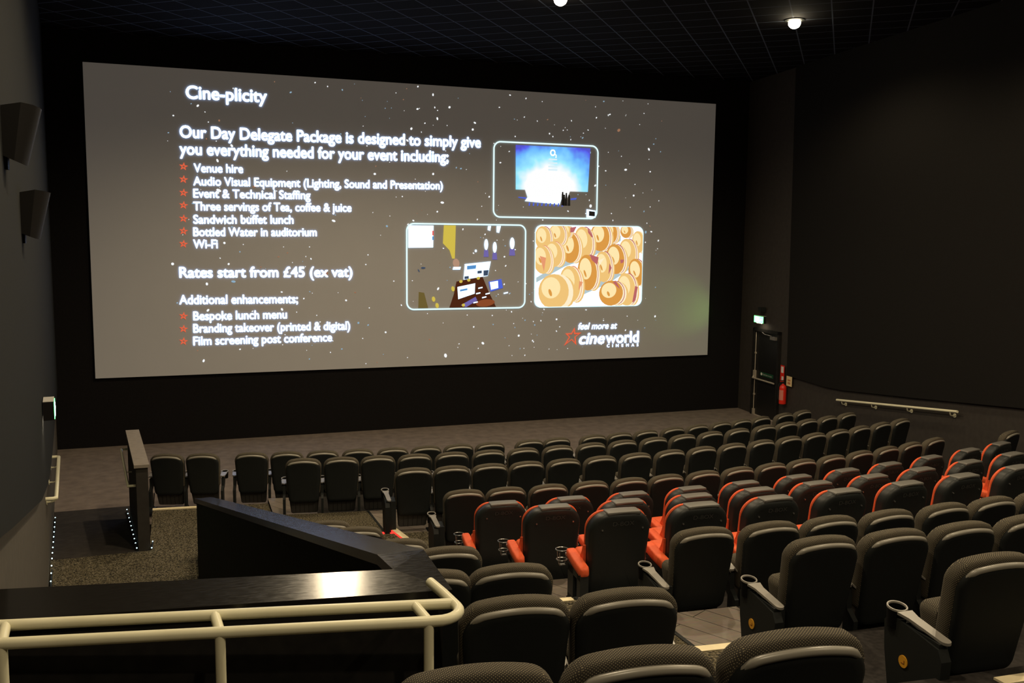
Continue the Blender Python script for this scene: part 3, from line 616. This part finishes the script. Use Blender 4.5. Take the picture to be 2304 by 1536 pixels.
text_obj('photo_lettering', 'O', lambda a, k: s(7.95 + .13 * a, 1.80 + .13 * k, .016), TXT, ph, .03); text_obj('photo_lettering', '2', lambda a, k: s(8.075 + .035 * a, 1.765 + .06 * k, .016), TXT, ph, .02)
# 2: control desk with laptops
bm = bmesh.new()
poly(bm, [(4.70, .21), (5.26, .21), (5.25, -.26), (4.70, -.27)], 0, .014); poly(bm, [(5.23, .10), (5.262, .10), (5.262, .0), (5.23, .0)], 5, .015); poly(bm, [(5.23, -.02), (5.262, -.02), (5.262, -.1), (5.23, -.1)], 2, .015)
poly(bm, [(5.49, .22), (5.76, .22), (5.74, -.50), (5.68, -.50), (5.62, -.32), (5.47, -.17)], 1, .014)
poly(bm, [(5.62, -1.57), (5.72, -1.28), (5.78, -1.0), (6.38, -.90), (6.52, -1.22), (6.70, -1.57)], 4, .0135)
ell(bm, 6.45, -1.48, .22, .08, .1, 10, .0136)
poly(bm, [(4.92, -1.57), (4.93, -1.22), (5.05, -1.24), (5.14, -1.57)], 9, .0136)
for x, z, rx, rz in ((6.46, -.19, .045, .12), (6.66, -.25, .045, .12), (7.07, -.16, .055, .13)): ell(bm, x, z, rx, rz, 0, 0, .015); poly(bm, [(x - rx, z - .12), (x + rx, z - .12), (x + rx * 1.3, z - .27), (x - rx * 1.3, z - .27)], 7, .0145)
poly(bm, [(6.50, .22), (6.57, .22), (6.55, .11), (6.49, .13)], 0, .015); poly(bm, [(6.70, .22), (6.80, .22), (6.76, .07), (6.70, .08)], 0, .015)
poly(bm, [(5.94, -.96), (6.50, -.88), (6.57, -.56), (5.97, -.62)], 0, .016); poly(bm, [(6.02, -.74), (6.22, -.72), (6.23, -.64), (6.02, -.66)], 2, .017); poly(bm, [(6.26, -.83), (6.36, -.82), (6.36, -.76), (6.26, -.77)], 6, .017)
poly(bm, [(6.40, -.88), (6.50, -.87), (6.52, -.75), (6.40, -.76)], 6, .017); poly(bm, [(5.96, -.95), (6.06, -.94), (6.06, -.88), (5.96, -.89)], 6, .017)
poly(bm, [(5.82, -1.39), (6.20, -1.27), (6.21, -1.04), (5.80, -1.12)], 0, .016); poly(bm, [(5.86, -1.22), (6.03, -1.19), (6.03, -1.15), (5.86, -1.18)], 2, .017)
poly(bm, [(6.57, -1.23), (6.86, -1.15), (6.82, -.95), (6.52, -1.01)], 3, .016); poly(bm, [(6.58, -1.19), (6.75, -1.15), (6.74, -.99), (6.55, -1.02)], 0, .017)
for x, z in ((5.88, -1.0), (6.06, -.97), (6.28, -.93), (5.70, -1.16), (5.26, -1.38), (5.34, -1.52), (5.94, -1.52)): ell(bm, x, z, .04, .035 if x > 5.8 else .06, .2, 1, .0175, 8)
ell(bm, 5.77, -.60, .075, .10, .2, 8, .016); poly(bm, [(5.69, -.74), (5.86, -.74), (5.88, -.68), (5.71, -.68)], 0, .0165)
poly(bm, [(5.88, -1.52), (6.22, -1.34), (6.26, -1.42), (6.0, -1.57)], 7, .016)
for x, z in ((6.28, -1.27), (6.42, -1.36), (6.50, -1.28), (6.22, -1.47), (6.93, -1.27), (6.33, -1.15)): poly(bm, [(x - .05, z - .018), (x + .05, z + .002), (x + .05, z + .03), (x - .05, z + .01)], 0, .0175)
ell(bm, 6.22, -.33, .025, .03, 0, 0, .017, 10); ell(bm, 5.03, -.70, .05, .02, 0, 6, .015, 10); ell(bm, 4.93, -.76, .012, .04, .5, 6, .015, 8)
ph = obj('projected_photo', bm, [PWH, emat('projected_yellow', (.80, .62, .09), .8), emat('projected_sky', (.12, .35, .75), .8), PBLUE, emat('projected_rust', (.42, .11, .04), .17), emat('projected_red', (.9, .12, .1), .9), emat('projected_slate', (.08, .12, .2), .6), emat('projected_violet', (.30, .24, .72), .55), emat('projected_skin', (.75, .45, .3), .6), emat('projected_olive', (.5, .36, .10), .3), emat('projected_ember', (.6, .16, .05), .42)], scr)
ph['label'] = 'photo of a control desk with laptops'
frame(ph, 4.65, 7.40, -1.615, .262)
# 3: rows of filled bagels
BG = (7.609, 10.34, -1.609, .262)
def bx(u, v): return (7.609 + (u - 85) / (1860 - 85) * 2.731, .262 - (v - 108) / (1480 - 108) * 1.871)
bm = bmesh.new(); poly(bm, rr(*BG, .17), 0, .014)
poly(bm, [bx(115, 980), bx(560, 700), bx(1000, 560), bx(1480, 270), bx(1480, 360), bx(1000, 640), bx(560, 800), bx(115, 1060)], 5, .0145)
poly(bm, [bx(560, 1400), bx(900, 1170), bx(1300, 960), bx(1620, 760), bx(1620, 860), bx(1300, 1080), bx(900, 1260), bx(620, 1440)], 5, .0145)
def bagel(u, v, ru, rv, a, tone, fill, d):
    k = 2.731 / 1775; x, z = bx(u, v); rx, rz = ru * k, rv * k
    rx *= 1.22; rz *= 1.12
    ell(bm, x + rx * .60, z - rz * .06, rx * .85, rz * .97, a, 1, d)
    ell(bm, x + rx * .50, z - rz * .02, rx * .80, rz * .96, a, 3, d + .0001)
    ell(bm, x + rx * .40, z + rz * .03, rx * .76, rz * .97, a, fill, d + .0002)
    ell(bm, x + rx * .27, z, rx * .84, rz * .96, a, 3, d + .0003)
    ell(bm, x, z, rx, rz, a, 1 if tone == 0 else 2, d + .0004)
    ell(bm, x - rx * .18, z + rz * .22, rx * .62, rz * .60, a, 6, d + .0006)
    ell(bm, x - rx * .22, z - rz * .05, rx * .10, rz * .22, a + .25, 2, d + .0008, 10)
for i, q in enumerate([(1560, 200, 75, 90, .2, 1, 4), (1300, 220, 95, 150, .15, 1, 4), (1130, 300, 130, 190, .1, 1, 4), (860, 390, 120, 210, .15, 0, 4), (640, 480, 125, 205, .12, 1, 7),
                       (590, 210, 60, 90, .1, 0, 4), (430, 270, 105, 145, .1, 0, 4), (210, 330, 100, 160, .1, 0, 4), (380, 590, 115, 170, .15, 0, 7), (200, 680, 115, 190, .15, 0, 7),
                       (1770, 380, 85, 150, .1, 0, 3), (1590, 560, 115, 190, .15, 0, 4), (1390, 670, 125, 205, .15, 1, 4), (1190, 800, 110, 210, .12, 0, 4), (930, 900, 130, 240, .1, 1, 4), (650, 1090, 140, 245, .1, 0, 7), (390, 1215, 200, 235, .1, 0, 3),
                       (1750, 900, 110, 190, .2, 1, 4), (1580, 1190, 130, 225, .12, 0, 4), (1330, 1250, 165, 170, .2, 1, 4)]):
    bagel(*q, .015 + i * .001)
for mi, P in ((4, [(960, 590), (1110, 640), (1090, 770), (1000, 690)]), (4, [(1470, 680), (1535, 680), (1520, 730), (1480, 745)]), (4, [(1735, 1130), (1780, 1150), (1745, 1380), (1690, 1420)]),
              (4, [(640, 150), (740, 130), (700, 220), (640, 230)]), (4, [(920, 150), (1010, 290), (990, 310), (930, 230)]), (7, [(160, 620), (260, 650), (230, 880)]), (7, [(800, 1040), (860, 1060), (790, 1200)]),
              (3, [(1110, 690), (1205, 650), (1120, 790)]), (4, [(1290, 740), (1330, 820), (1280, 930)]), (4, [(1350, 1060), (1410, 1050), (1480, 1180), (1440, 1150)])):
    poly(bm, [bx(*q) for q in P], mi, .0385)
ph = obj('projected_photo', bm, [PWH, emat('bagel_gold', (.92, .58, .20), .95), emat('bagel_brown', (.80, .36, .07), .9), emat('bagel_cream', (1, .86, .6), 1.0), emat('bagel_ham', (.62, .17, .17), .8), emat('bagel_shade', (.58, .72, .75), .8), emat('bagel_light', (1.0, .80, .42), 1.0), emat('bagel_salmon', (.9, .36, .18), .9)], scr)
ph['label'] = 'photo of rows of filled bagels'
frame(ph, *BG, .17, .022)
for v in ph.data.vertices:                                   # keep the picture inside its rounded frame
    lo, hi = s(BG[0] + .02, BG[2] + .02), s(BG[1] - .02, BG[3] - .02)
    v.co.x = min(max(v.co.x, lo.x), hi.x); v.co.z = min(max(v.co.z, lo.z), hi.z)

# ------------------------------------------------------------------ black seats
HT = .885
def T1(x, y, z): return (x, y + .165 * (1 - z / HT) + .055 * (x / .25) ** 2 * .5, z)
def seat_proto(kind):
    """kind: mid, end (second armrest on the right), aisle (side panel with badge on the left)"""
    root = empty('cinema_chair', (0, 0, 0))
    bm = bmesh.new(); puff(bm, outline(.455, .492, .34, HT, .085, .05, .048), [(.03, .022), (.008, .03), (0, .045), (0, .095), (.010, .118), (.035, .132)], T1); obj('back_cushion', bm, FABRIC, root, 50)
    bm = bmesh.new(); puff(bm, outline(.415, .472, .235, .852, .085, .06, .044), [(.05, .002), (.022, .0), (.006, .008), (0, .020), (0, .05)], T1); sh = obj('back_shell', bm, BLACKP, root, 50)
    bm = bmesh.new()                                          # rounded shell lip, made paler than the shell to paint in the lamp highlight
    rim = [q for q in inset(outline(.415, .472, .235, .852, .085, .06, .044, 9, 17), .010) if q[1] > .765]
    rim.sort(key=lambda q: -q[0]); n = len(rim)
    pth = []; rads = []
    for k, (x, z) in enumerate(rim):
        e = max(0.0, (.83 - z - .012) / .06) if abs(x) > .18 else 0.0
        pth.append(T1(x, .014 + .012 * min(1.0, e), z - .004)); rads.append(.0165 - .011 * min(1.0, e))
    tube(bm, pth, rads, 10); obj('shell_lip', bm, LIPHI, root, 60)
    bm = bmesh.new(); puff(bm, outline(.37, .42, .055, .40, .04, .03, 0), [(.012, .105), (0, .115), (0, .17), (.01, .18)], lambda x, y, z: (x, y + .16 * (1 - z / .55), z))
    for k in range(6):
        x = -.15 + .06 * k; hexa(bm, [(x - .026, .105 + .16 * (1 - zz / .55) - e, zz) if q == 0 else (x + .026, .105 + .16 * (1 - zz / .55) - e, zz) for zz in (.07, .30) for q, e in ((0, .006), (1, .006), (1, -.01), (0, -.01))])
    obj('seat_pan', bm, mat('seat_pan_grey', (.05, .047, .043), .5, .4), root, 40)
    bm = bmesh.new(); puff(bm, outline(.40, .44, .30, .575, .05, .05, .012), [(.03, .20), (.006, .205), (0, .225), (0, .30), (.01, .33), (.03, .34)], lambda x, y, z: (x, y + .10 * (z - .3), z)); obj('seat_cushion', bm, FABRIC, root, 50)
    def arm(xa, y_start=0.0):
        za = lambda y: .487 + .055 * (y / .36)
        bm = bmesh.new(); outl = []
        for k in range(9): a = pi + pi * k / 8; outl.append((.027 * cos(a), .03 + y_start + .027 * sin(a)))
        outl += [(.028, .14), (.030, .24), (.045, .30), (.050, .335), (-.050, .335), (-.045, .30), (-.030, .24), (-.028, .14)]
        outl = [p for p in outl if p[1] < .325]
        # strip with a slope
        outl = [p for p in outl if p[1] < .07 + y_start - .04 + .001 or p[1] > .13 + y_start]
        sk = lambda y: (.022 * (1 - y / .33) if kind == 'aisle' else 0.0)
        top = [bm.verts.new((xa + px + sk(py), py, za(py))) for px, py in outl]; bot = [bm.verts.new((xa + px + sk(py), py, za(py) - .014)) for px, py in outl]; n = len(top)
        bm.faces.new(top); bm.faces.new(bot[::-1])
        for i in range(n): bm.faces.new((top[i], top[(i + 1) % n], bot[(i + 1) % n], bot[i]))
        ls = []; yc = .355
        for r, dz in ((.053, -.010), (.053, -.003), (.051, .0), (.045, .0), (.043, -.003), (.043, -.010)):
            ls.append([(xa + r * cos(2 * pi * k / 28), yc + r * sin(2 * pi * k / 28), za(yc + r * sin(2 * pi * k / 28)) + dz) for k in range(28)])
        loops(bm, ls + [ls[0]], 0, True, False)
        a = obj('armrest', bm, ARMP, root, 40)
        bm = bmesh.new(); ls = [[(xa + r * cos(2 * pi * k / 24), yc + r * sin(2 * pi * k / 24), z) for k in range(24)] for r, z in ((.0435, .536), (.041, .44), (.047, .43), (.0515, .532))]
        ls = [l for l in ls[:4]]; loops(bm, ls, 0, True, False)
        disc(bm, (xa, yc, .437), (0, 0, 1), .042, .006, 24); obj('cup_holder', bm, VOID, a, 40)
        bm = bmesh.new(); ls = []
        for z, wx, y0, y1 in ((0, .045, .02, .30), (.014, .045, .02, .30), (.03, .024, .06, .24), (.07, .016, .10, .20), (.30, .016, .09, .20), (.36, .018, max(.04, y_start), .26), (.478, .020, max(.02, y_start + .01), .30)):
            ls.append([(xa - wx, y0, z), (xa + wx, y0, z), (xa + wx, y1, z), (xa - wx, y1, z)])
        loops(bm, ls); obj('leg', bm, BLACKP, root, 30)
    if kind != 'bare': arm(-.345 if kind == 'aisle' else -.2675, 0.0 if kind == 'aisle' else .16)
    if kind == 'end': arm(.2675, .16)
    if kind == 'aisle':
        bm = bmesh.new(); P = [(.03, .0), (.30, .0), (.36, .10), (.40, .30), (.41, .45), (.37, .50), (.02, .455), (-.01, .40), (.0, .2)]
        for x in (-.305, -.285): pass
        a = [bm.verts.new((-.375, y, z)) for y, z in P]; b = [bm.verts.new((-.318, y, z)) for y, z in P]; n = len(P)
        bm.faces.new(a); bm.faces.new(b[::-1])
        for i in range(n): bm.faces.new((a[i], a[(i + 1) % n], b[(i + 1) % n], b[i]))
        box(bm, -.32, -.225, .12, .34, .03, .44)
        pn = obj('side_panel', bm, BLACKP, root, 30)
    return root
def badge(root):
    pn = [c for c in root.children if c.name.startswith('side_panel')][0]
    bm = bmesh.new(); disc(bm, (-.377, .25, .29), (1, 0, 0), .032, .006, 20); bd = obj('row_badge', bm, YELLOW, pn, 40); bd['label'] = 'round yellow badge'
    bm = bmesh.new(); box(bm, -.3815, -.3805, .238, .262, .28, .285); box(bm, -.3815, -.3805, .238, .243, .28, .30); obj('badge_mark', bm, mat('badge_brown', (.4, .15, .01), .6), pn)

def copy_tree(o, parent=None):
    c = o.copy(); C.objects.link(c)
    c.parent = parent
    for ch in o.children: copy_tree(ch, c)
    return c

# ------------------------------------------------------------------ orange motion seats
HD = .955
def T2(x, y, z): return (x, y + .17 * (1 - z / HD) + .02 * (x / .28) ** 2, z)
def motion_proto():
    root = empty('motion_chair', (0, 0, 0))
    bm = bmesh.new(); puff(bm, outline(.50, .545, .10, .945, .16, .05, .010, 9), [(.07, .004), (.035, .0), (.014, .010), (.004, .028), (0, .05), (0, .125)], T2); sh = obj('back_shell', bm, DBSH, root, 50)
    bm = bmesh.new(); puff(bm, outline(.53, .556, .26, .953, .15, .08, .010, 9), [(.02, .110), (.006, .114), (.001, .121), (.003, .136), (.018, .15), (.04, .158)], T2)
    for sx in (-1, 1):                                        # side bolsters that flare forward towards the seat
        ls = []
        for z, y0, y1, w_ in ((.64, .13, .145, .02), (.58, .13, .165, .035), (.52, .13, .20, .045), (.45, .13, .23, .05), (.40, .13, .23, .05)):
            yy = .17 * (1 - z / HD) * .6
            ls.append([(sx * (.245 + dx), y, z) for dx, y in ((.0, y0 + yy), (.04, y0 + yy), (.045, y1 + yy), (.0, y1 + yy))])
        loops(bm, ls)
    obj('back_cushion', bm, ORANGE, root, 50)
    bm = bmesh.new(); P = outline(.30, .30, .925, .960, .012, .004, .006, 3, 10, .015)
    puff(bm, P, [(.014, .004), (.004, .008), (0, .02), (0, .115), (.005, .14), (.012, .15)], T2); obj('head_cap', bm, CAPV, root, 45)
    LET = mat('raised_lettering', (.055, .055, .052), .25, .6)
    text_obj('lettering', 'D-BOX', lambda a, h: Vector(T2(-.085 + .19 * a, -.001, .835 + .036 * h)), LET, sh, .0)
    for sx in (-.17, .19):
        bm = bmesh.new(); disc(bm, T2(sx, .002, .80), (0, 1, 0), .0075, .008, 10); obj('screw', bm, CHROME, sh, 40)
    bm = bmesh.new(); puff(bm, outline(.44, .44, .33, .47, .05, .05, .0), [(.03, .24), (0, .27), (0, .62), (.02, .66), (.05, .68)], lambda x, y, z: (x, y, z)); obj('seat_cushion', bm, ORANGE, root, 50)
    bm = bmesh.new(); box(bm, -.26, .26, .16, .60, 0, .32); box(bm, -.30, .30, .22, .56, .0, .05); obj('base', bm, DBSH, root)
    # armrest
    bm = bmesh.new()
    secs = []
    for y, z, w_, h in ((-.03, .452, .024, .022), (-.02, .455, .038, .036), (.01, .460, .046, .044), (.16, .478, .046, .044), (.315, .505, .044, .042), (.345, .51, .040, .038), (.352, .512, .034, .032)):
        secs.append([(-.325 + w_ * (abs(cos(t)) ** .45) * (1 if cos(t) > 0 else -1), y + .04, z + h * (abs(sin(t)) ** .45) * (1 if sin(t) > 0 else -1)) for t in [2 * pi * k / 16 for k in range(16)]])
    loops(bm, secs); ar = obj('armrest', bm, ORANGE, root, 60); ar['label'] = 'orange padded armrest'
    bm = bmesh.new(); yc, xc = .45, -.385
    def ring(z, r): tube(bm, [(xc + r * cos(2 * pi * k / 24), yc + r * sin(2 * pi * k / 24), z) for k in range(25)], .0045, 6)
    ring(.52, .054); ring(.43, .046)
    for a in (0.3, 2.2, 4.0): tube(bm, [(xc + .05 * cos(a), yc + .05 * sin(a), .50), (xc + .044 * cos(a), yc + .044 * sin(a), .43), (xc + .03 * cos(a), yc + .03 * sin(a), .38)], .003, 6)
    box(bm, xc + .02, xc + .075, yc - .075, yc - .03, .48, .50); box(bm, xc - .02, xc + .03, yc - .02, yc + .02, .375, .385)
    ch = obj('cup_holder', bm, CHROME, root, 50); ch['label'] = 'wire cup holder rings'
    bm = bmesh.new()                                          # arm panel with an upright slot
    for y0, y1, z0, z1 in ((.02, .10, .12, .43), (.20, .34, .12, .45), (.02, .34, .06, .18), (.02, .34, .38, .44)): box(bm, -.365, -.29, y0, y1, z0, z1)
    obj('arm_panel', bm, DBSH, root)
    bm = bmesh.new(); tube(bm, [(-.20, .16, .205), (-.05, .155, .225)], .003, 5); tube(bm, [(.10, .155, .235), (.22, .155, .235)], .003, 5); obj('trim_wire', bm, CHROME, root)  # thin bars standing in for light reflected along the lower edges
    return root

PROTO = {}
ORD = ['', 'first', 'second', 'third', 'fourth', 'fifth', 'sixth', 'seventh', 'eighth', 'ninth', 'tenth', 'eleventh', 'twelfth', 'thirteenth', 'fourteenth', 'fifteenth', 'sixteenth', 'seventeenth', 'eighteenth', 'nineteenth', 'twentieth', 'twenty-first', 'twenty-second']
def place(kind, x, y, z, rz, label, cat, group):
    if kind not in PROTO:
        o = PROTO[kind] = motion_proto() if kind == 'motion' else seat_proto('aisle' if kind == 'badge' else kind)
        if kind == 'badge': badge(o)
    else: o = copy_tree(PROTO[kind])
    o.location = (x, y, z + OZ); o.rotation_euler = (0, 0, rz)
    tag(o, label, cat, group); return o
MAIN = dict(
 A=[-0.23, 0.268, 0.962, 1.47, 1.995, 2.52, 3.051, 3.57, 4.085, 4.602, 5.272, 5.75, 6.417, 6.923, 7.445, 8.005, 8.535, 9.071, 9.565, 10.062, 10.684, 11.214],
 B=[1.555, 2.068, 2.57, 3.088, 3.622, 4.167, 4.696, 5.243, 5.791, 6.334, 6.889, 7.429, 7.975, 8.538, 9.119, 9.631, 10.141, 10.671, 11.206],
 C=[2.78, 3.278, 3.787, 4.296, 4.827, 5.368, 5.917, 6.471, 7.015, 7.559, 8.109, 8.66, 9.19, 9.728, 10.252, 10.795, 11.33],
 D=[3.055, 3.558, 4.083, 4.616, 5.146, 5.663, 6.206, 6.741, 7.28, 7.805, 8.355, 8.909, 9.463, 10.008, 10.571],
 E=[3.108, 3.856, 4.568, 5.299, 6.005, 6.765, 7.514, 8.246, 9.03, 9.84, 10.58],
 F=[3.24, 3.973, 4.711, 5.433, 6.162, 6.934, 7.658, 8.454, 9.26], G=[3.401, 4.129, 4.86, 5.603, 6.35, 7.096, 7.90],
 H=[3.524, 4.072, 4.594, 5.134, 5.699, 6.223, 6.76], I=[3.645, 4.173, 4.704, 5.24], J=[3.70])
WALL_END = 22
RN = dict(A='front row of black seats', B='second row of black seats from the screen', C='third row of black seats from the screen', D='black seat row just ahead of the orange seats',
          E='farthest row of orange seats', F='middle row of orange seats', G='nearest row of orange seats', H='black seat row just behind the orange seats', I='second black seat row behind the orange seats', J='nearest black seat row')
DY = dict(A=[0] * 22, B=[0] * 19)
for r in 'ABCDEFGHIJ':
    xs = MAIN[r]; n = len(xs)
    for i, x in enumerate(xs):
        x = x + .065 * x / YC[r]; y = arcY(YC[r], x); rz = asin((x - XC) / RR)
        gr = 'cinema seats in the ' + RN[r]
        if r in 'ABCD' and i >= n / 2:
            k = n - i; pos = 'rightmost seat' if k == 1 else ORD[k] + ' seat from the right'
        elif r in 'ABCD': pos = 'leftmost seat' if i == 0 else ORD[i + 1] + ' seat from the left'
        else: pos = 'aisle end seat' if i == 0 else ORD[i + 1] + ' seat from the aisle end'
        if r in 'EFG':
            place('motion', x, y, ZFL[r], rz, pos + ' in the ' + RN[r], 'cinema seat', gr); continue
        kind = 'mid'
        if r == 'A' and i in (1, 9, 11, 19, 21) or r in 'BCD' and i == n - 1: kind = 'end'
        elif r in 'CDH' and i == 0: kind = 'aisle'
        elif r in 'IJ' and i == 0: kind = 'badge'
        if r == 'J': lab = 'nearest black seat by the right edge, with a yellow badge on its side'
        elif r == 'I' and i == 0: lab = 'aisle seat with a yellow badge, in the ' + RN[r]
        else: lab = pos + ' in the ' + RN[r]
        place(kind, x, y, ZFL[r], rz, lab, 'cinema seat', gr)
place('end', 11.72, 10.23, -3.70, .33, 'lone black seat at the far right beyond the orange seats, by the wall', 'cinema seat', 'black seats by the right wall')
LEFT = dict(E=[(1.329, 9.001)], F=[(1.436, 7.941)], G=[(1.548, 6.766)], H=[(1.663, 5.79)], I=[(1.24, 4.662), (1.70, 4.613)], J=[(1.325, 3.511), (1.815, 3.44)], K=[(.765, 2.33), (1.275, 2.285), (1.80, 2.243)])
LN = dict(E='farthest black seat left of the aisle, its top just showing over the sloping wall', F='second farthest black seat left of the aisle, peeping over the sloping wall cap',
          G='black seat left of the aisle, peeping out by the bend of the sloping wall', H='black seat right of the bend in the half wall cap')
for r, l in LEFT.items():
    for i, (x, y) in enumerate(l):
        if r in LN: lab = LN[r]
        elif r == 'I': lab = ['left seat of the pair level with the handrail end, mostly behind the cap', 'right seat of the pair just beyond the handrail end'][i]
        elif r == 'J': lab = ['left seat of the large pair right of the cream handrail', 'right seat of the large pair right of the cream handrail'][i]
        else: lab = ['leftmost seat along the bottom edge, only its top showing', 'middle seat along the bottom edge, its top and lip showing', 'rightmost seat along the bottom edge, left of the badge seat'][i]
        place('bare' if r in 'IJ' and i == 0 else 'end' if i == len(l) - 1 else 'mid', x, y, ZFL[r], -.12, lab, 'cinema seat', 'black seats left of the aisle')
